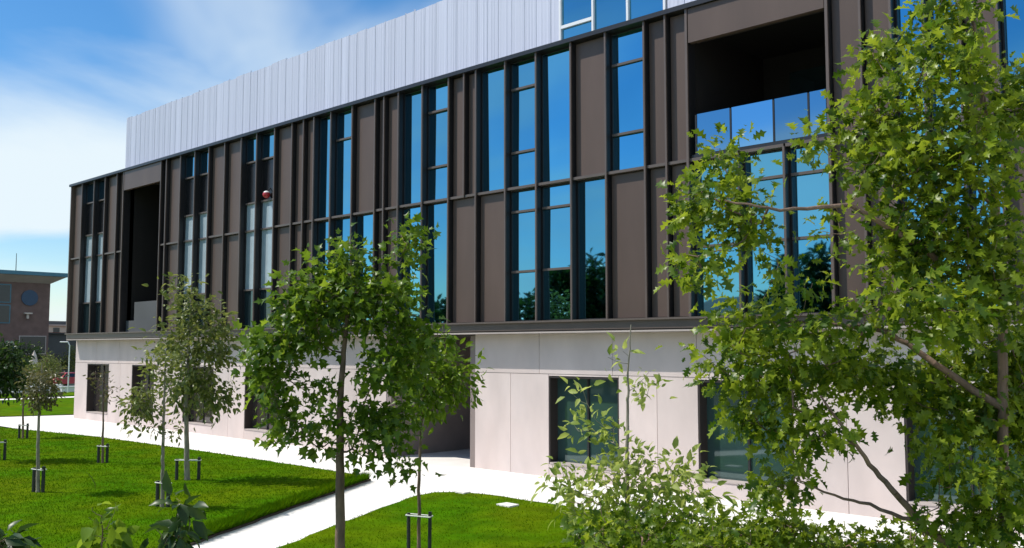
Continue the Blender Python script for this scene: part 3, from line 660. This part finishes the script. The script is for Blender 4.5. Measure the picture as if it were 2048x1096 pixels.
# leafy shrub under the oak
d = 9.2; b0 = at(1640, HOR+FPX*H/d, d)
tree('shrub', 'leafy green shrub growing below the oak in front of the pavement', 'shrub',
     [(*b0[:2], -0.06, 0.035), (*at(1640, 1300, d), .03), (*at(1645, 1160, d), .02), (*at(1650, 1090, d), .01)],
     pxblobs([(1540, 1050, 80, 45, 1.2), (1640, 1090, 90, 28, 1.2), (1760, 1090, 90, 26, 1.2), (1860, 1085, 70, 32, 1.1), (1450, 1075, 80, 34, 1.2), (1960, 1090, 70, 34, 1)], d, .6), 130, 1700, .115, 'oak', 'leaf_oak', spread=.17)
d = 9.8; b0 = at(1240, HOR+FPX*H/d, d)
tree('shrub', 'yellow-green leafy shrub round the stem of the thin pale sapling', 'shrub',
     [(*b0[:2], -0.06, 0.03), (*at(1240, 1320, d), .025), (*at(1243, 1180, d), .018), (*at(1245, 1100, d), .008)],
     pxblobs([(1220, 1075, 90, 34, 1), (1330, 1080, 80, 32, 1), (1400, 1055, 70, 34, 1), (1290, 1040, 60, 28, .6), (1160, 1000, 50, 24, .35)], d, .6), 70, 700, .12, 'oak', 'leaf_oak', spread=.24)
# tips of saplings planted on the bank below the camera
for px, top, bl, lm, lab in ((203, 1012, [(182, 1030, 14, 16, 1), (238, 1018, 12, 12, 1), (200, 1070, 26, 24, 1.2), (225, 1080, 18, 14, .8)], 'leaf_main', 'small sapling with a few broad leaves in the bottom grass'),
                             (358, 990, [(360, 1025, 30, 30, 1.2), (345, 1065, 35, 25, 1), (375, 1080, 28, 20, .8)], 'leaf_deep', 'dark bushy sapling tip before the left lawn edge of the path'),
                             (8, 1070, [(6, 1085, 16, 12, 1)], 'leaf_deep', 'low dark sapling tip among the grass under the brownish tree')):
    d = 9.5; b0 = at(px, HOR+FPX*H/d, d); n = 44 if lm == 'leaf_main' else 110
    tree('sapling', lab, 'tree', [(*b0[:2], -0.06, .022), (*at(px, 1290, d), .016), (*at(px+2, 1130, d), .010), (*at(px, top+20, d), .004)], pxblobs(bl, d, .2), 22, n, .20, 'plain', lm, spread=.12, single=n, droop=.7, r_tip=.0025)
# pale covers set in the right lawn
for (px, py, s, lab) in ((1016, 1016, .24, 'flat pale stone cover lying in the right lawn'), (926, 990, .18, 'small pale stone cover at the rounded corner of the right lawn')):
    q = ground(px, py); o = MB().prism([(q[0]-s, q[1]-s*.7), (q[0]+s, q[1]-s*.8), (q[0]+s*.9, q[1]+s*.7), (q[0]-s*.9, q[1]+s*.75)], .05, .095).build('stone_cover', 'paving'); tag(o, lab, 'cover')

# ------------------------------------------------------------ background on the left
def bpos(px, d): return at(px, HOR, d)
q = bpos(96, 104); X0, Y1 = q[0], q[1]
BB = empty('brown_building', (X0-8, Y1-14, 0), label='brown flat-roofed building with wide pale eaves beyond the lawn', cat='building')
zt = 3.9+(HOR-560)*104/FPX
MB().box(X0-16, X0, Y1-28, Y1, 0, zt).build('wall', 'brick', BB)
rf = MB().box(X0-17.4, X0+1.4, Y1-29.4, Y1+1.5, zt+0.35, zt+0.75).build('roof', 'teal_metal', BB)
m = MB(); b = len(m.v); m.v += [(X0-16, Y1-28, zt-.4), (X0+.02, Y1-28, zt-.4), (X0+.02, Y1+.02, zt-.4), (X0-16, Y1+.02, zt-.4), (X0-17.2, Y1-29.2, zt+.34), (X0+1.2, Y1-29.2, zt+.34), (X0+1.2, Y1+1.3, zt+.34), (X0-17.2, Y1+1.3, zt+.34)]
m.f += [(0, 1, 5, 4), (1, 2, 6, 5), (2, 3, 7, 6), (3, 0, 4, 7), (4, 5, 6, 7)]; m.build('eaves', 'stone_pale', rf)
MB().tube((X0-3, Y1-2.6, zt+.7), (X0-3, Y1-2.6, zt+3.0), .05, .03).build('antenna', 'dark_frame_fin_shade', rf)
MB().box(X0-9, X0-4, Y1-12, Y1-6.2, zt+.75, zt+2.3).build('roof_housing', 'far_grey', rf)
sy, sz_ = Y1-(96-58)*104/FPX*1.02, 3.9+(HOR-597)*104/FPX
m = MB()
for i in range(24):
    a = 2*math.pi*i/24; m.v.append((X0+.12, sy+.85*math.cos(a), sz_+.85*math.sin(a)))
for i in range(24):
    a = 2*math.pi*i/24; m.v.append((X0-.02, sy+.85*math.cos(a), sz_+.85*math.sin(a)))
m.f = [tuple(range(24))]+[(i, (i+1) % 24, 24+(i+1) % 24, 24+i) for i in range(24)]; m.build('round_sign', 'sign_blue', BB)
ly, lz = Y1-(96-54)*104/FPX, 3.9+(HOR-632)*104/FPX
m = MB().box(X0, X0+.5, ly-.38, ly+.38, lz+.15, lz+.3); m.box(X0, X0+.3, ly-.10, ly+.10, lz-.35, lz+.15); m.build('wall_lamp', 'canvas', BB)
for k, (wy, wz) in enumerate(((8, 630), (8, 590), (-40, 630), (-40, 590), (20, 705), (66, 690))):
    yy = Y1-(96-wy)*104/FPX; z0 = 3.9+(HOR-wz)*104/FPX; wd = .7 if k < 4 else 1.3
    f = MB().box(X0-.02, X0+.07, yy-wd-.1, yy+wd+.1, z0-1.0, z0+1.0).build('window', 'teal_metal' if k < 4 else 'stone_pale', BB); MB().box(X0+.05, X0+.085, yy-wd, yy+wd, z0-.9, z0+.9).build('pane', 'window_far', f)
q = bpos(150, 122); X0, Y1 = q[0], q[1]; zt = 3.9+(HOR-669)*122/FPX
GB = empty('grey_building', (X0-5, Y1-4, 0), label='low dark grey building behind the red car', cat='building')
MB().box(X0-10, X0, Y1-9, Y1+6, 0, zt).build('wall', 'far_grey', GB); MB().box(X0-10.3, X0+.3, Y1-9.3, Y1+6.3, zt, zt+.2).build('roof', 'asphalt', GB)
for px, py in ((92, 724), (112, 722)):
    yy = Y1-(150-px)*122/FPX; z0 = 3.9+(HOR-py)*122/FPX
    f = MB().box(X0-.02, X0+.05, yy-.55, yy+.55, z0-.9, z0+.9).build('window', 'dark_frame_fin_shade', GB); MB().box(X0+.03, X0+.07, yy-.45, yy+.45, z0-.8, z0+.8).build('pane', 'window_far', f)
q = bpos(134, 190); X0, Y1 = q[0], q[1]; zt = 3.9+(HOR-652)*190/FPX
CB = empty('cream_building', (X0-5, Y1-4, 0), label='distant cream building with red lower roof seen past the office corner', cat='building')
MB().box(X0-12, X0, Y1-9, Y1+3, 0, zt).build('wall', 'far_cream', CB); MB().box(X0-12.4, X0+.4, Y1-9.4, Y1+3.4, zt, zt+.25).build('roof', 'stone_pale', CB)
MB().box(X0-8, X0-2, Y1-3, Y1+1.5, zt+.25, zt+1.0).build('roof_housing', 'far_grey', CB)
m = MB(); zz = 3.9+(HOR-664)*184/FPX; m.v = [(X0+.05, Y1-10, zz), (X0+.05, Y1+4, zz), (X0+5, Y1+4, zz-1.5), (X0+5, Y1-10, zz-1.5), (X0+.05, Y1-10, zz-1.5), (X0+.05, Y1+4, zz-1.5)]
m.f = [(0, 3, 2, 1), (0, 4, 3), (1, 2, 5), (4, 5, 2, 3)]; m.build('lower_roof', 'far_red', CB); MB().box(X0, X0+4.6, Y1-9.6, Y1+3.6, 0, zz-1.5).build('lower_wall', 'far_grey', CB)
for k in range(4): MB().box(X0, X0+.08, Y1-8+k*2.6, Y1-6.8+k*2.6, zt-1.3, zt-.4).build('window', 'window_far', CB)
# street lamp
q = bpos(139, 84); Lp = empty('street_lamp', (q[0], q[1], 0), label='white street lamp with short curved arm beside the office corner', cat='street lamp')
zt = 3.9+(HOR-684)*84/FPX; ax = np.array([-RT[0], -RT[1], 0]); m = MB().tube((q[0], q[1], -.05), (q[0], q[1], zt-.3), .07, .05, 8)
m.tube((q[0], q[1], zt-.3), tuple(np.array([q[0], q[1], zt])+ax*.15), .05, .05, 8); m.build('pole', 'white_paint', Lp)
e = np.array([q[0], q[1], zt])+ax*.15; MB().tube(e, e+ax*.7, .05, .06, 8).build('lamp_head', 'white_paint', Lp)
# cars along the road
def car(px, d, m, label, rot=0.0):
    q = bpos(px, d); T = empty('parked_car', (q[0], q[1], -.05), label=label, cat='car', group='cars parked along the far road'); T.rotation_euler[2] = rot
    def loc(mb, nm, mt, par, sm=False):
        o = mb.build(nm, mt, None, origin=(0, 0, 0), smooth=sm); o.parent = par; return o
    prof = [(-2.1, .35), (-2.1, .75), (-1.9, .92), (-1.0, 1.0), (-.35, 1.46), (1.0, 1.48), (1.75, 1.0), (2.05, .9), (2.1, .35)]
    mb = MB(); n = len(prof)
    for s, y in ((0, -.88), (1, -.8), (2, .8), (3, .88)):
        for (x, zz) in prof: mb.v.append((x, y*(0.82 if zz > 1.2 else 1) if s in (0, 3) else y*(0.78 if zz > 1.2 else 1), zz))
    for s in range(3):
        for i in range(n-1): mb.f.append((s*n+i, s*n+i+1, (s+1)*n+i+1, (s+1)*n+i))
        mb.f.append((s*n+n-1, s*n, (s+1)*n, (s+1)*n+n-1))
    mb.f.append(tuple(range(n))[::-1]); mb.f.append(tuple(3*n+i for i in range(n)))
    body = loc(mb, 'body', m, T)
    for s in (-1, 1):
        g = MB(); g.v = [(-.9, s*.885, 1.03), (1.5, s*.885, 1.03), (.95, s*.745, 1.40), (-.35, s*.745, 1.40)]; g.f = [(0, 1, 2, 3)]; loc(g, 'side_window', 'window_far', T)
        loc(MB().box(-2.13, -2.08, s*.6-.16, s*.6+.16, .62, .76), 'headlight', 'lamp_glass', T); loc(MB().box(2.06, 2.12, s*.62-.15, s*.62+.15, .68, .84), 'tail_light', 'red_paint', T)
        for x in (-1.3, 1.3):
            w = loc(MB().tube((x, s*.70, .32), (x, s*.90, .32), .32, .32, 14), 'wheel', 'rubber', T); loc(MB().tube((x, s*.90, .32), (x, s*.915, .32), .18, .17, 10), 'rim', 'rim', w)
    for nm, pts in (('windscreen', [(-1.0, -.72, 1.03), (-1.0, .72, 1.03), (-.42, .62, 1.43), (-.42, -.62, 1.43)]), ('rear_window', [(1.7, .7, 1.06), (1.7, -.7, 1.06), (1.07, -.62, 1.44), (1.07, .62, 1.44)])):
        g = MB(); g.v = [(x+(-.02 if x < 0 else .02), y, zz+.02) for x, y, zz in pts]; g.f = [(0, 1, 2, 3)]; loc(g, nm, 'window_far', T)
    return T
car(128, 98, 'red_paint', 'red car parked beside the office corner', 2.0)
car(97, 103, 'red_paint', 'red car half hidden behind the brownish young tree', 1.2)
car(66, 100, 'white_paint', 'white car parked before the brown building behind the young trees', 1.6)
car(22, 101, 'far_grey', 'grey car parked under the dark green tree', 1.6)
# white seat blocks along the verge
for i, (px, w) in enumerate(((12, 2.2), (39, 1.0), (54, 1.2), (76, .8), (97, 1.2), (113, 1.0), (140, 1.4))):
    q = bpos(px, 85); o = MB(); h_ = .55+.08*(i % 3); o.box(q[0]-.3, q[0]+.3, q[1]-w/2, q[1]+w/2, 0, h_-.08); o.box(q[0]-.36, q[0]+.36, q[1]-w/2-.06, q[1]+w/2+.06, h_-.08, h_)
    tag(o.build('seat_block', 'white_paint'), 'low white seat block in the row on the far verge', 'seat', 'seat blocks on the verge')
q = bpos(69, 96); T = empty('closed_parasol', (q[0], q[1], -.05), label='closed cream parasol standing before the brown building', cat='parasol')
MB().tube((q[0], q[1], -.05), (q[0], q[1], 3.7), .04, .04).build('pole', 'white_paint', T); MB().lathe((q[0], q[1], 0), [(.42, 2.1), (.34, 2.6), (.22, 3.2), (.03, 3.65)], 10).build('canopy', 'canvas', T)
def simple_tree(px, d, hgt, r, lm, label, group, pos=None):
    q = bpos(px, d) if pos is None else np.array([*pos, 0]); bl = []
    for k in range(7):
        a = k*2.4; bl.append((np.array([q[0]+math.cos(a)*r*.5, q[1]+math.sin(a)*r*.5, hgt*(.45+.09*(k % 4))]), np.array([r*.55, r*.55, hgt*.2]), 1))
    bl.append((np.array([q[0], q[1], hgt*.82]), np.array([r*.5, r*.5, hgt*.17]), 1))
    return tree('background_tree', label, 'tree', [(q[0], q[1], -.06, .05*r+.06), (q[0]+.1, q[1], hgt*.35, .04*r+.04), (q[0], q[1]+.1, hgt*.8, .03)], bl, 130, 1900 if pos is None else 4200, (.20 if pos is None else .27)*max(1, r/1.6), 'plain', lm, spread=.35*max(1, r/2), group=group)
simple_tree(92, 88, 3.6, 1.5, 'leaf_dull', 'small olive tree in front of the red cars', None)
simple_tree(140, 112, 4.4, 1.3, 'leaf_dull', 'small tree beside the low grey building', None)
simple_tree(45, 97, 4.8, 2.0, 'leaf_deep', 'dark tree against the foot of the brown building', None)
# opposite side of the garden, seen mirrored in the windows
def mirror(px, T_): 
    r = ray(px, HOR); r = r/np.linalg.norm(r[:2]); return (r[0]*T_, 2*F-r[1]*T_)
for px, T_, h_, r, lab in ((1055, 84, 9.0, 4.5, 'broad tree mirrored at the foot of the two-transom window pair, lower than its neighbours'), (1125, 80, 11.0, 4.0, 'dark tree mirrored in the lower window left of the tallest mirrored tree'),
                      (1185, 80, 12.5, 4.2, 'tallest dark tree, mirrored in the undivided lower window beside the wide brown panel'), (1640, 76, 12.0, 4.5, 'dark tree mirrored in the last window under the glass balustrade'),
                      (1760, 74, 10, 4.5, 'dark tree across the garden, mirrored in the windows hidden behind the oak'), (880, 92, 8.0, 4.5, 'low dark tree mirrored at the foot of the window above the passage'), (940, 95, 7.0, 4.0, 'lowest dark tree of the mirrored row, across the garden from the passage')):
    simple_tree(0, 0, h_, r, 'leaf_deep', lab, 'trees mirrored in the windows', mirror(px, T_))
a, b_ = mirror(1300, 92), mirror(1560, 86); cxm, cym = (a[0]+b_[0])/2, min(a[1], b_[1])
OB = empty('opposite_house', (cxm, cym-5, 0), label='long low house with brown roof across the garden, mirrored in the windows', cat='building')
x0, x1 = min(a[0], b_[0]), max(a[0], b_[0])
MB().box(x0, x1, cym-10, cym, 0, 6.2).build('wall', 'far_cream', OB)
m = MB(); m.v = [(x0-.6, cym+.6, 6.0), (x1+.6, cym+.6, 6.0), (x1+.6, cym-10.6, 6.0), (x0-.6, cym-10.6, 6.0), (x0+2, cym-5, 8.6), (x1-2, cym-5, 8.6)]
m.f = [(0, 1, 5, 4), (1, 2, 5), (2, 3, 4, 5), (3, 0, 4), (0, 3, 2, 1)]; m.build('roof', 'brick', OB)
for k in range(7):
    xx = x0+1.5+k*(x1-x0-3)/6
    for zz in (1.2, 4.2): f = MB().box(xx-.6, xx+.6, cym-.02, cym+.06, zz, zz+1.4).build('window', 'white_frame', OB); MB().box(xx-.5, xx+.5, cym+.05, cym+.08, zz+.1, zz+1.3).build('pane', 'window_far', f)
